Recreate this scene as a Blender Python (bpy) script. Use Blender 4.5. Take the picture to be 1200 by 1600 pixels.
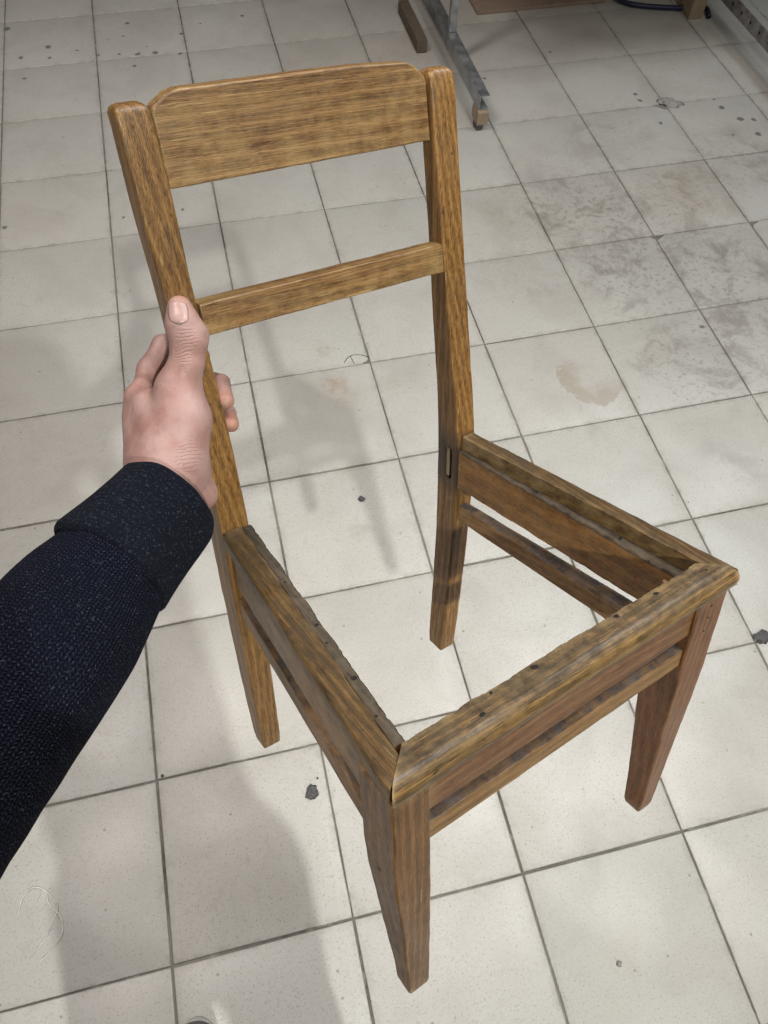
import bpy, bmesh, math, random
import numpy as np
from mathutils import Matrix, Vector, noise as mnoise

random.seed(7)
rng = np.random.default_rng(11)
scene = bpy.context.scene
for o in list(bpy.data.objects):
    bpy.data.objects.remove(o)

# ------------------------------------------------------------------ camera
T = 0.33                                   # tile pitch across, metres
TY = T * 0.994                             # tile pitch along
S = 0.80                                   # metres per unit of the chair and hand measurements
FPX = 1198.0                               # focal length in pixels of the 1200 x 1600 photograph
CW = np.array([[0.972664, -0.184658, 0.140803],
               [-0.230673, -0.838088, 0.494366],
               [0.026717, -0.513332, -0.857774]])   # camera (x right, y down, z ahead) to world
CAM = np.array([0.654721, -3.363836, 1.598361])
cam_data = bpy.data.cameras.new('camera')
cam = bpy.data.objects.new('camera', cam_data)
scene.collection.objects.link(cam)
m = Matrix.Identity(4)
for r in range(3):
    m[r][0] = CW[r, 0]; m[r][1] = -CW[r, 1]; m[r][2] = -CW[r, 2]; m[r][3] = CAM[r]
cam.matrix_world = m
cam_data.sensor_fit = 'VERTICAL'
cam_data.sensor_height = 24.0
cam_data.sensor_width = 18.0
cam_data.lens = 24.0 * FPX / 1600.0
cam_data.clip_start = 0.02
cam_data.clip_end = 200.0
scene.camera = cam

# ------------------------------------------------------------------ world and lamps
world = bpy.data.worlds.new('World')
scene.world = world
world.use_nodes = True
bg = world.node_tree.nodes['Background']
bg.inputs[0].default_value = (1.0, 0.955, 0.90, 1)
bg.inputs[1].default_value = 0.075

def area(name, loc, target, power, size, color, size_y=None):
    d = bpy.data.lights.new(name, 'AREA')
    d.energy = power
    d.color = color
    if size_y:
        d.shape = 'RECTANGLE'; d.size = size; d.size_y = size_y
    else:
        d.shape = 'DISK'; d.size = size
    o = bpy.data.objects.new(name, d)
    scene.collection.objects.link(o)
    v = Vector(target) - Vector(loc)
    o.matrix_world = Matrix.Translation(Vector(loc)) @ v.to_track_quat('-Z', 'Y').to_matrix().to_4x4()
    return o

key = area('ceiling_lamp_behind', (1.243, -6.523, 4.5), (0.7, -2.9, 0.0), 14.5, 0.12, (0.97, 1.0, 0.975))
key.data.spread = math.radians(52)
area('ceiling_lamp_right', (3.0, -1.6, 3.2), (1.5, -2.7, 0.0), 27, 0.9, (0.78, 0.92, 1.0), 0.5)
over = area('ceiling_lamp_overhead', (1.95, -2.95, 3.4), (1.2, -3.1, 0.0), 21, 1.3, (1.0, 0.965, 0.935), 0.5)
over.data.spread = math.radians(112)
area('added_fill_left', (-0.45, -1.9, 3.9), (-0.1, -2.4, 0.0), 62, 1.3, (1.0, 0.92, 0.88), 0.5)  # added warm fill that brightens the left floor; no fixture known there

scene.view_settings.view_transform = 'Standard'
scene.view_settings.look = 'None'
scene.view_settings.gamma = 1.0
scene.view_settings.use_curve_mapping = False
scene.view_settings.exposure = 0.0

# ------------------------------------------------------------------ helpers
COL = scene.collection

def tag(o, label=None, cat=None, group=None, kind=None):
    if label: o['label'] = label
    if cat: o['category'] = cat
    if group: o['group'] = group
    if kind: o['kind'] = kind
    return o

def empty(name, mat):
    o = bpy.data.objects.new(name, None)
    o.empty_display_size = 0.05
    COL.objects.link(o)
    o.matrix_world = mat
    return o

def link(name, me, material, parent=None, mat=None, smooth=True):
    if material and not me.materials:
        me.materials.append(material)
    o = bpy.data.objects.new(name, me)
    COL.objects.link(o)
    if parent: o.parent = parent
    if mat is not None: o.matrix_basis = mat
    if smooth:
        me.polygons.foreach_set('use_smooth', [True] * len(me.polygons))
    return o

def pydata(name, verts, faces):
    me = bpy.data.meshes.new(name)
    me.from_pydata([tuple(map(float, v)) for v in verts], [], [tuple(int(i) for i in f) for f in faces])
    me.validate()
    bm = bmesh.new(); bm.from_mesh(me)
    bmesh.ops.recalc_face_normals(bm, faces=bm.faces)
    bm.to_mesh(me); bm.free()
    return me

def sharpen(me, ang=40):
    bm = bmesh.new(); bm.from_mesh(me)
    for e in bm.edges:
        if len(e.link_faces) == 2 and e.calc_face_angle(0) > math.radians(ang):
            e.smooth = False
    bm.to_mesh(me); bm.free()

def ray(u, v):
    return CW @ np.array([(u - 600) / FPX, (v - 800) / FPX, 1.0])

def at_depth(u, v, d):                     # a point of the chair-and-hand group, d in its own units
    return CAM + ray(u, v) * d * S

def on_z(u, v, z=0.0):                     # a point on the level z
    r = ray(u, v)
    return CAM + r * ((z - CAM[2]) / r[2])

# ------------------------------------------------------------------ node helper
class NT:
    def __init__(self, name):
        self.mat = bpy.data.materials.new(name)
        self.mat.use_nodes = True
        self.t = self.mat.node_tree
        self.b = self.t.nodes['Principled BSDF']
    def n(self, typ, ins=None, **props):
        nd = self.t.nodes.new(typ)
        for k, v in props.items(): setattr(nd, k, v)
        if ins:
            for k, v in ins.items(): self.put(nd.inputs[k], v)
        return nd
    def put(self, sock, v):
        if isinstance(v, bpy.types.NodeSocket): self.t.links.new(v, sock)
        elif isinstance(v, bpy.types.Node): self.t.links.new(v.outputs[0], sock)
        else:
            if hasattr(sock.default_value, '__len__') and not hasattr(v, '__len__'):
                v = (v,) * len(sock.default_value)
            if hasattr(v, '__len__') and hasattr(sock.default_value, '__len__') and len(v) == 3 and len(sock.default_value) == 4:
                v = (*v, 1)
            sock.default_value = v
    def math(self, op, a, b=0.0, c=0.0, clamp=False):
        nd = self.n('ShaderNodeMath', {0: a, 1: b, 2: c}, operation=op); nd.use_clamp = clamp
        return nd.outputs[0]
    def vmath(self, op, a, b=(0, 0, 0)):
        nd = self.n('ShaderNodeVectorMath', {0: a, 1: b}, operation=op)
        return nd.outputs['Value'] if op in ('LENGTH', 'DISTANCE', 'DOT_PRODUCT') else nd.outputs[0]
    def noise(self, vec, scale, detail=3, rough=0.55, dist=0.0):
        return self.n('ShaderNodeTexNoise', {'Vector': vec, 'Scale': scale, 'Detail': detail, 'Roughness': rough, 'Distortion': dist}).outputs[0]
    def mapping(self, vec, scale=(1, 1, 1), loc=(0, 0, 0), rot=(0, 0, 0)):
        return self.n('ShaderNodeMapping', {'Vector': vec, 'Scale': scale, 'Location': loc, 'Rotation': rot}).outputs[0]
    def ramp(self, fac, stops, interp='LINEAR'):
        nd = self.n('ShaderNodeValToRGB', {0: fac})
        nd.color_ramp.interpolation = interp
        e = nd.color_ramp.elements
        while len(e) < len(stops): e.new(0.5)
        for el, (p, c) in zip(e, stops):
            el.position = p
            el.color = (*c, 1) if hasattr(c, '__len__') else (c, c, c, 1)
        return nd.outputs[0]
    def mr(self, v, a, b, c=0.0, d=1.0, smooth=False):
        nd = self.n('ShaderNodeMapRange', {0: v, 1: a, 2: b, 3: c, 4: d})
        if smooth: nd.interpolation_type = 'SMOOTHSTEP'
        return nd.outputs[0]
    def mix(self, fac, a, b, blend='MIX'):
        nd = self.n('ShaderNodeMix', data_type='RGBA', blend_type=blend)
        self.put(nd.inputs[0], fac); self.put(nd.inputs[6], a); self.put(nd.inputs[7], b)
        return nd.outputs[2]
    def bump(self, h, strength=0.3, dist=0.001, normal=None):
        nd = self.n('ShaderNodeBump', {'Height': h, 'Strength': strength, 'Distance': dist})
        if normal is not None: self.put(nd.inputs['Normal'], normal)
        return nd.outputs[0]
    def obj(self): return self.n('ShaderNodeTexCoord').outputs['Object']
    def pos(self): return self.n('ShaderNodeNewGeometry').outputs['Position']
    def rnd(self): return self.n('ShaderNodeObjectInfo').outputs['Random']

def srgb(r, g, b):
    f = lambda c: (c / 255 / 12.92) if c / 255 <= 0.04045 else ((c / 255 + 0.055) / 1.055) ** 2.4
    return (f(r), f(g), f(b))

# ------------------------------------------------------------------ materials
def mat_plain(name, col, rough=0.6, metal=0.0, nscale=40, var=0.25, bump=0.1):
    k = NT(name); p = k.obj()
    n1 = k.noise(p, nscale, 5)
    c = k.mix(k.mr(n1, 0.3, 0.7), tuple(x * (1 - var) for x in col), tuple(min(1, x * (1 + var)) for x in col))
    k.put(k.b.inputs['Base Color'], c)
    k.put(k.b.inputs['Roughness'], k.mr(n1, 0.3, 0.7, rough - 0.08, rough + 0.08))
    k.b.inputs['Metallic'].default_value = metal
    k.put(k.b.inputs['Normal'], k.bump(n1, bump, 0.001))
    return k.mat

SMUDGE = [  # pixel, radius m, strength : soft dirt on the tiles
    ((1150, 250), 0.22, 0.78, (0.30, 0.27, 0.235)), ((1000, 340), 0.24, 0.78, (0.29, 0.26, 0.225)), ((1170, 520), 0.22, 0.72, (0.30, 0.27, 0.24)), ((950, 220), 0.24, 0.59, (0.31, 0.28, 0.25)), ((830, 420), 0.2, 0.52, (0.33, 0.30, 0.27)),
    ((1075, 300), 0.19, 0.85, (0.34, 0.27, 0.215)), ((1130, 430), 0.26, 0.95, (0.25, 0.225, 0.20)),
    ((985, 430), 0.20, 0.95, (0.25, 0.225, 0.20)), ((900, 330), 0.26, 0.95, (0.26, 0.23, 0.20)),
    ((1080, 560), 0.22, 0.91, (0.27, 0.245, 0.22)), ((1020, 540), 0.07, 0.78, (0.33, 0.29, 0.22)),
    ((1140, 720), 0.10, 0.65, (0.36, 0.34, 0.31)), ((790, 330), 0.13, 0.59, (0.36, 0.30, 0.24)),
    ((850, 260), 0.18, 0.45, (0.36, 0.33, 0.30)), ((525, 600), 0.045, 0.95, (0.38, 0.28, 0.20)),
    ((500, 540), 0.03, 0.85, (0.36, 0.28, 0.2)), ((540, 620), 0.05, 0.65, (0.38, 0.32, 0.26)),
    ((640, 590), 0.09, 0.45, (0.40, 0.35, 0.30)), ((563, 835), 0.045, 0.72, (0.40, 0.37, 0.32)),
    ((960, 1490), 0.11, 0.29, (0.42, 0.38, 0.29)), ((560, 720), 0.05, 0.52, (0.4, 0.36, 0.31)),
    ((60, 560), 0.22, 0.29, (0.40, 0.36, 0.31)), ((230, 30), 0.25, 0.33, (0.38, 0.35, 0.30)),
]
SPOT = [((75, 73), 0.014), ((120, 78), 0.008), ((33, 90), 0.011), ((77, 90), 0.009), ((10, 45), 0.016), ((187, 84), 0.008),
        ((154, 86), 0.007), ((215, 84), 0.013), ((243, 82), 0.014), ((281, 84), 0.009), ((199, 36), 0.010), ((284, 53), 0.010),
        ((313, 37), 0.006), ((378, 25), 0.008), ((210, 103), 0.007), ((38, 122), 0.009), ((229, 72), 0.005), ((170, 62), 0.006),
        ((192, 56), 0.006), ((992, 147), 0.010), ((1000, 157), 0.009), ((1032, 192), 0.011), ((1127, 168), 0.013), ((1157, 186), 0.014),
        ((1177, 187), 0.010), ((1185, 210), 0.014), ((757, 122), 0.010), ((735, 110), 0.008), ((285, 328), 0.007), ((193, 340), 0.006),
        ((1097, 511), 0.010), ((565, 781), 0.009), ((1115, 155), 0.007), ((860, 82), 0.008), ((1145, 210), 0.006), ((7, 355), 0.010)]

def mat_tile():
    k = NT('glazed_tile')
    p = k.pos()
    rn = k.rnd()
    rn2 = k.math('FRACT', k.math('MULTIPLY', rn, 17.31))
    tone = k.noise(p, 1.1, 2)
    cA, cB = (0.475, 0.455, 0.410), (0.550, 0.532, 0.487)
    c = k.mix(k.mr(tone, 0.35, 0.65), cA, cB)
    c = k.mix(k.mr(rn, 0, 1, 0.0, 0.35), c, (0.575, 0.53, 0.47))
    c = k.mix(k.mr(rn2, 0, 1, 0.0, 0.25), c, (0.50, 0.50, 0.455))
    # fine printed speckle
    s1 = k.noise(p, 260, 2, 0.6)
    c = k.mix(k.mr(s1, 0.58, 0.70, 0, 0.65), c, (0.27, 0.235, 0.19))
    s2 = k.noise(p, 160, 3, 0.6)
    c = k.mix(k.mr(s2, 0.63, 0.72, 0, 0.42), c, (0.33, 0.30, 0.25))
    s3 = k.noise(p, 90, 3)
    c = k.mix(k.mr(s3, 0.52, 0.72, 0, 0.22), c, (0.42, 0.38, 0.32))
    s4 = k.noise(p, 240, 2)
    c = k.mix(k.mr(s4, 0.62, 0.75, 0, 0.4), c, (0.70, 0.68, 0.62))
    # rare darker grit
    vo = k.n('ShaderNodeTexVoronoi', {'Vector': p, 'Scale': 26.0})
    sel = k.math('GREATER_THAN', vo.outputs['Color'], 0.52)
    g = k.math('MULTIPLY', k.mr(vo.outputs['Distance'], 0.03, 0.09, 1, 0), sel)
    c = k.mix(k.math('MULTIPLY', g, 0.75), c, (0.16, 0.14, 0.12))
    # broad thin dirt film
    film = k.noise(p, 5.0, 7, 0.62, 0.6)
    c = k.mix(k.mr(film, 0.46, 0.78, 0, 0.45), c, (0.34, 0.31, 0.27))
    film2 = k.noise(p, 19, 6, 0.7, 1.2)
    c = k.mix(k.mr(film2, 0.56, 0.72, 0, 0.26), c, (0.33, 0.29, 0.25))
    # grime creeping in from the joints
    oc = k.n('ShaderNodeSeparateXYZ', {0: k.obj()})
    ed = k.math('MAXIMUM', k.math('ABSOLUTE', oc.outputs[0]), k.math('ABSOLUTE', oc.outputs[1]))
    gm = k.math('MULTIPLY', k.mr(ed, T / 2 - .016, T / 2 - .002), k.mr(k.noise(p, 30, 5, .7), .42, .66))
    c = k.mix(k.math('MULTIPLY', gm, 0.55), c, (0.25, 0.22, 0.18))
    # located dirt with a ragged outline
    wv = k.n('ShaderNodeTexNoise', {'Vector': p, 'Scale': 11.0, 'Detail': 4.0}).outputs[1]
    wp = k.vmath('ADD', p, k.vmath('MULTIPLY', k.vmath('SUBTRACT', wv, (0.5, 0.5, 0.5)), (0.16, 0.16, 0)))
    blotch = k.math('MAXIMUM', k.mr(k.noise(p, 60, 8, 0.70), 0.55, 0.61, 0, 0.75), k.math('MULTIPLY', k.mr(k.noise(p, 9, 10, 0.74, 0.5), 0.49, 0.60), k.mr(k.noise(k.mapping(p, (60, 18, 1), rot=(0, 0, 0.5)), 1.0, 5, .7), 0.3, 0.62, 0.45, 1.0)))
    rough_add = None
    for (uv, rad, st, col) in SMUDGE:
        q = on_z(*uv)
        d = k.vmath('DISTANCE', wp, (float(q[0]), float(q[1]), 0.0))
        f = k.mr(d, rad * 1.15, rad * 0.35, 0, 1, True)
        f = k.math('MULTIPLY', k.math('MULTIPLY', f, k.mr(blotch, 0, 1, 0.18, 1)), st)
        c = k.mix(f, c, col)
    # dried puddle ring with a sharp edge
    q = on_z(925, 590)
    wv2 = k.n('ShaderNodeTexNoise', {'Vector': p, 'Scale': 38.0, 'Detail': 5.0}).outputs[1]
    wp2 = k.vmath('ADD', p, k.vmath('MULTIPLY', k.vmath('SUBTRACT', wv2, (0.5, 0.5, 0.5)), (0.075, 0.075, 0)))
    d = k.vmath('DISTANCE', k.vmath('MULTIPLY', wp2, (1, 1.0, 0)), (float(q[0]), float(q[1]), 0.0))
    ringo = k.mr(d, 0.092, 0.086, 0, 1)
    ringi = k.mr(d, 0.028, 0.060, 0.12, 1)
    sep = k.n('ShaderNodeSeparateXYZ', {0: p})
    lim = k.mr(k.math('ADD', sep.outputs[0], k.math('MULTIPLY', sep.outputs[1], 1.0)), float(q[0] + q[1]) + 0.06, float(q[0] + q[1]) - 0.03)
    c = k.mix(k.math('MULTIPLY', k.math('MULTIPLY', ringo, ringi), k.math('MULTIPLY', lim, 0.62)), c, (0.36, 0.30, 0.225))
    # dark spots
    tot = None
    wv3 = k.vmath('ADD', p, k.vmath('MULTIPLY', k.vmath('SUBTRACT', wv2, (0.5, 0.5, 0.5)), (0.022, 0.022, 0)))
    for (uv, rad) in SPOT:
        q = on_z(*uv)
        d = k.vmath('DISTANCE', wv3, (float(q[0]), float(q[1]), 0.0))
        f = k.mr(d, rad, rad * 0.55)
        tot = f if tot is None else k.math('MAXIMUM', tot, f)
    c = k.mix(k.math('MULTIPLY', tot, 0.80), c, (0.115, 0.105, 0.09))
    k.put(k.b.inputs['Base Color'], c)
    r = k.mr(film, 0.3, 0.8, 0.31, 0.37)
    k.put(k.b.inputs['Roughness'], k.math('ADD', r, k.math('MULTIPLY', s3, 0.08)))
    k.b.inputs['Specular IOR Level'].default_value = 0.45
    h = k.math('ADD', k.math('MULTIPLY', k.noise(p, 7, 3), 1.0), k.math('MULTIPLY', s2, 0.05))
    k.put(k.b.inputs['Normal'], k.bump(h, 0.10, 0.003))
    return k.mat

def mat_grout():
    k = NT('cement_grout'); p = k.pos()
    n1 = k.noise(p, 60, 5); n2 = k.noise(p, 3.5, 3)
    c = k.mix(k.mr(n1, 0.35, 0.65), (0.085, 0.076, 0.064), (0.165, 0.15, 0.128))
    c = k.mix(k.mr(n2, 0.40, 0.62, 0, 0.9), c, (0.25, 0.23, 0.20))
    c = k.mix(k.mr(k.noise(p, 17, 5, .7), 0.55, 0.68, 0, 0.8), c, (0.36, 0.34, 0.30))
    k.put(k.b.inputs['Base Color'], c)
    k.b.inputs['Roughness'].default_value = 0.95
    k.put(k.b.inputs['Normal'], k.bump(n1, 0.8, 0.002))
    return k.mat

def mat_wood(name, dark, mid, light, dirt=0.25, dirtcol=(0.036, 0.024, 0.013), dust=0.0, edge=0.35, edgecol=(0.46, 0.32, 0.14), ledge=None, rough=0.42, grain=1.0, red=0.0, stain=None, dustcol=((0.055, 0.046, 0.042), (0.135, 0.115, 0.108))):
    k = NT(name)
    o = k.obj(); rn = k.rnd()
    off = k.n('ShaderNodeCombineXYZ', {0: k.math('MULTIPLY', rn, 7.0), 1: k.math('MULTIPLY', rn, 3.0), 2: k.math('MULTIPLY', rn, 5.0)})
    p = k.vmath('ADD', o, off.outputs[0])
    # growth rings seen as long curved bands
    warp = k.noise(k.mapping(p, (2.5, 10, 10)), 1.0, 2)
    sx = k.n('ShaderNodeSeparateXYZ', {0: p})
    ringc = k.math('ADD', k.math('MULTIPLY', sx.outputs[1], 900 * grain), k.math('ADD', k.math('MULTIPLY', sx.outputs[2], 640 * grain), k.math('MULTIPLY', warp, 34.0)))
    ring = k.math('ADD', k.math('MULTIPLY', k.math('SINE', ringc), 0.5), 0.5)
    ring = k.math('POWER', ring, 1.6)
    streak = k.noise(k.mapping(p, (24, 820, 820)), 1.0, 4, 0.58)
    fine = k.noise(k.mapping(p, (120, 1300, 1300)), 1.0, 2, 0.5)
    big = k.noise(k.mapping(p, (5, 16, 16)), 1.0, 4, 0.6)
    v = k.math('ADD', k.math('MULTIPLY', ring, 0.15), k.math('ADD', k.math('MULTIPLY', streak, 0.78), k.math('MULTIPLY', big, 0.20)))
    c = k.ramp(v, [(0.37, dark), (0.56, mid), (0.75, light)])
    pores = k.mr(fine, 0.55, 0.66)
    c = k.mix(k.math('MULTIPLY', pores, 0.55), c, tuple(x * 0.35 for x in dark))
    gl = k.mr(fine, 0.42, 0.30)
    c = k.mix(k.math('MULTIPLY', gl, 0.30), c, tuple(min(1, x * 1.35) for x in light))
    # blotchy varnish wear
    wear = k.noise(o, 38, 6, 0.65)
    c = k.mix(k.mr(wear, 0.58, 0.74, 0, 0.35), c, tuple(min(1, x * 1.2) for x in light))
    # short scratches along and across the grain
    for rot, sc in ((0.25, (14, 260, 260)), (1.2, (16, 300, 300))):
        sn = k.noise(k.mapping(p, sc, rot=(0.3, 0.2, rot)), 1.0, 2, 0.4)
        c = k.mix(k.mr(sn, 0.735, 0.765, 0, 0.55), c, edgecol)
    d1 = k.noise(k.mapping(p, (16, 42, 42)), 1.0, 9, 0.76)
    c = k.mix(k.mr(d1, 0.53, 0.68, 0, dirt), c, dirtcol)
    d2 = k.noise(p, 150, 3)
    c = k.mix(k.mr(d2, 0.66, 0.74, 0, min(0.9, dirt * 2.0)), c, tuple(x * 0.6 for x in dirtcol))
    geo = k.n('ShaderNodeNewGeometry')
    if edge:
        e = k.mr(geo.outputs['Pointiness'], 0.515, 0.585)
        e = k.math('MULTIPLY', e, k.mr(k.noise(p, 55, 5, 0.7), 0.36, 0.62))
        c = k.mix(k.math('MULTIPLY', e, edge), c, edgecol)
    ro = k.mr(d1, 0.3, 0.75, rough - 0.06, rough + 0.22)
    if dust:
        # dust that settled on the faces lying upward in the chair
        nt = k.n('ShaderNodeVectorTransform', {0: geo.outputs['Normal']}, vector_type='NORMAL', convert_from='WORLD', convert_to='OBJECT')
        dz = k.vmath('DOT_PRODUCT', nt.outputs[0], (0, 0, 1))
        f = k.math('MULTIPLY', k.mr(dz, 0.55, 0.9), k.mr(k.noise(p, 70, 8, 0.75), 0.38, 0.58, 0.25, 1.0))
        c = k.mix(k.math('MULTIPLY', f, dust), c, k.mix(k.mr(k.noise(p, 80, 4), 0.4, 0.65), *dustcol))
        ro = k.mix(f, ro, 0.85)
    if red:
        c = k.mix(red, c, (0.16, 0.045, 0.022))
    if stain:
        so_ = k.n('ShaderNodeSeparateXYZ', {0: o})
        dl = k.math('ABSOLUTE', k.math('SUBTRACT', k.math('ADD', so_.outputs[0], k.math('MULTIPLY', k.math('SUBTRACT', k.noise(o, 60, 4), .5), .03)), stain[0]))
        c = k.mix(k.mr(dl, stain[1] * 1.25, stain[1] * .6, 0, .82), c, (0.030, 0.022, 0.017))
    k.put(k.b.inputs['Base Color'], c)
    k.put(k.b.inputs['Roughness'], ro)
    k.b.inputs['Specular IOR Level'].default_value = 0.45
    k.b.inputs['Coat Weight'].default_value = 0.22 if rough < 0.45 else 0.0
    k.b.inputs['Coat Roughness'].default_value = 0.24
    h = k.math('ADD', k.math('MULTIPLY', streak, 0.5), k.math('ADD', k.math('MULTIPLY', fine, 0.35), k.math('MULTIPLY', wear, 0.4)))
    k.put(k.b.inputs['Normal'], k.bump(h, 0.6, 0.0012))
    return k.mat

M = {}
M['tile'] = mat_tile()
M['grout'] = mat_grout()
M['gold'] = mat_wood('varnished_golden_wood', (0.0896, 0.0394, 0.009), (0.2106, 0.1013, 0.0251), (0.3315, 0.1747, 0.052), dirt=0.30, rough=0.36)
M['splat'] = mat_wood('varnished_board_wood', (0.085, 0.038, 0.012), (0.205, 0.102, 0.035), (0.33, 0.185, 0.072), dirt=0.14, edge=0.6, edgecol=(0.50, 0.35, 0.14), grain=0.8, rough=0.38)
M['leg'] = mat_wood('worn_leg_wood', (0.0408, 0.0168, 0.0039), (0.138, 0.0605, 0.0137), (0.27, 0.131, 0.0353), dirt=0.45, red=0.05, rough=0.38)
M['redleg'] = mat_wood('reddish_leg_wood', (0.0868, 0.0315, 0.01), (0.1938, 0.0791, 0.025), (0.2754, 0.1286, 0.0458), dirt=0.35, red=0.14, edge=0.6, edgecol=(0.46, 0.33, 0.18), rough=0.38)
M['rail'] = mat_wood('grimy_rail_wood', (0.0312, 0.0157, 0.0039), (0.102, 0.0515, 0.0127), (0.198, 0.1064, 0.0294), dirt=0.75, edge=0.55, edgecol=(0.34, 0.24, 0.11), dust=0.35, dustcol=((0.026, 0.020, 0.010), (0.085, 0.060, 0.028)), rough=0.42)
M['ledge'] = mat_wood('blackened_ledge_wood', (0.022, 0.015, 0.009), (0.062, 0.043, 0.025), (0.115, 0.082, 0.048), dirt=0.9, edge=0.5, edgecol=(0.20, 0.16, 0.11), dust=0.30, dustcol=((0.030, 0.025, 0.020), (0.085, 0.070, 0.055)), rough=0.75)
M['frontrail'] = mat_wood('worn_front_rail_wood', (0.0432, 0.0235, 0.0078), (0.15, 0.0829, 0.0255), (0.324, 0.1848, 0.0588), dirt=0.60, edge=0.85, edgecol=(0.46, 0.32, 0.15), dust=0.72, dustcol=((0.026, 0.021, 0.014), (0.105, 0.080, 0.048)), rough=0.42)
M['apron'] = mat_wood('amber_apron_wood', (0.084, 0.0336, 0.0069), (0.21, 0.0874, 0.0176), (0.306, 0.1434, 0.0353), dirt=0.38, dust=0.85, grain=0.5, rough=0.36)
M['redapron'] = mat_wood('red_apron_wood', (0.0756, 0.0272, 0.0079), (0.1674, 0.0665, 0.0203), (0.3024, 0.1462, 0.0512), dirt=0.4, dust=0.5, red=0.12, rough=0.36)
M['stretcher'] = mat_wood('dusty_stretcher_wood', (0.102, 0.0438, 0.0108), (0.2192, 0.1047, 0.0283), (0.3264, 0.1714, 0.0542), dirt=0.3, dust=0.95, edge=0.5)
M['raw'] = mat_wood('raw_pale_wood', (0.30, 0.22, 0.13), (0.48, 0.37, 0.24), (0.62, 0.50, 0.35), dirt=0.15, edge=0.0, rough=0.8)
M['block'] = mat_wood('block_wood', (0.22, 0.15, 0.10), (0.36, 0.27, 0.19), (0.46, 0.36, 0.27), dirt=0.3, edge=0.2, rough=0.85)
M['board'] = mat_wood('pinkish_board_wood', (0.25, 0.17, 0.13), (0.33, 0.24, 0.19), (0.40, 0.30, 0.25), dirt=0.2, edge=0.2, rough=0.8)
M['oldblock'] = mat_wood('old_grey_block_wood', (0.07, 0.055, 0.04), (0.13, 0.105, 0.08), (0.19, 0.155, 0.12), dirt=0.3, edge=0.1, rough=0.9)
M['steel'] = mat_plain('galvanised_steel', (0.36, 0.37, 0.38), 0.45, 0.75, 30, 0.3)
M['iron'] = mat_plain('dull_grey_iron', (0.27, 0.26, 0.25), 0.6, 0.5, 35, 0.35)
M['dark'] = mat_plain('dark_hole', (0.012, 0.010, 0.008), 0.9)
M['cable'] = mat_plain('blue_black_rubber', (0.018, 0.020, 0.055), 0.45)
M['thread'] = mat_plain('white_cotton', (0.80, 0.78, 0.74), 0.9)
M['lint'] = mat_plain('grey_lint', (0.10, 0.095, 0.095), 1.0, 0, 300, 0.5)
M['mortar'] = mat_plain('grey_mortar', (0.33, 0.31, 0.29), 0.95, 0, 120, 0.25, 0.5)
M['benchtop'] = mat_plain('bench_plywood', (0.30, 0.21, 0.12), 0.7)

# ------------------------------------------------------------------ floor: base, tiles
GAP = 0.0037
TH = 0.010
floor = link('floor', pydata('floor', [(-9, -9, -0.004), (12, -9, -0.004), (12, 9, -0.004), (-9, 9, -0.004),
                                       (-9, -9, -0.05), (12, -9, -0.05), (12, 9, -0.05), (-9, 9, -0.05)],
             [(0, 1, 2, 3), (4, 5, 6, 7), (0, 1, 5, 4), (1, 2, 6, 5), (2, 3, 7, 6), (3, 0, 4, 7)]), M['grout'], smooth=False)
tag(floor, kind='structure')

def tile_mesh(name, w, h, chips=None, seed=0):
    """one tile: slightly wavy outline, worn edges, optional broken corners; its top lies at z = 0"""
    r = random.Random(seed)
    pts = []
    hw, hh = w / 2, h / 2
    corners = [(-hw, -hh), (hw, -hh), (hw, hh), (-hw, hh)]
    n = 6
    chips = chips or {}
    for i in range(4):
        a, b = Vector(corners[i]), Vector(corners[(i + 1) % 4])
        if i in chips:
            cx = chips[i]
            prev = Vector(corners[(i - 1) % 4])
            d0 = (prev - a).normalized(); d1 = (b - a).normalized()
            pts.append(a + d0 * cx[0]); 
            for f in (0.3, 0.6):
                q = (a + d0 * cx[0]).lerp(a + d1 * cx[1], f)
                pts.append(q + Vector((r.uniform(-1, 1), r.uniform(-1, 1))) * cx[0] * 0.22)
            pts.append(a + d1 * cx[1])
        else:
            pts.append(a)
        for j in range(1, n):
            q = a.lerp(b, j / n)
            if i in chips and (q - a).length < chips[i][1] * 1.05: continue
            if (i + 1) % 4 in chips and (q - b).length < chips[(i + 1) % 4][0] * 1.05: continue
            nrm = Vector((b - a).yx).normalized(); nrm = Vector((nrm.x, -nrm.y))
            pts.append(q - nrm * r.uniform(-0.0001, 0.0006))
    c = Vector((0, 0)); N = len(pts)
    verts = [(p.x, p.y, -TH) for p in pts] + [(p.x, p.y, -0.0013) for p in pts]
    verts += [(p.x - p.x / hw * 0.0009, p.y - p.y / hh * 0.0009, -0.0003) for p in pts]
    verts += [(p.x - p.x / hw * 0.0022, p.y - p.y / hh * 0.0022, 0) for p in pts]
    faces = []
    for l in range(3):
        for i in range(N):
            faces.append((l * N + i, l * N + (i + 1) % N, (l + 1) * N + (i + 1) % N, (l + 1) * N + i))
    faces.append(tuple(range(3 * N, 4 * N))); faces.append(tuple(range(N)))
    me = pydata(name, verts, faces)
    sharpen(me, 50)
    return me

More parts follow.
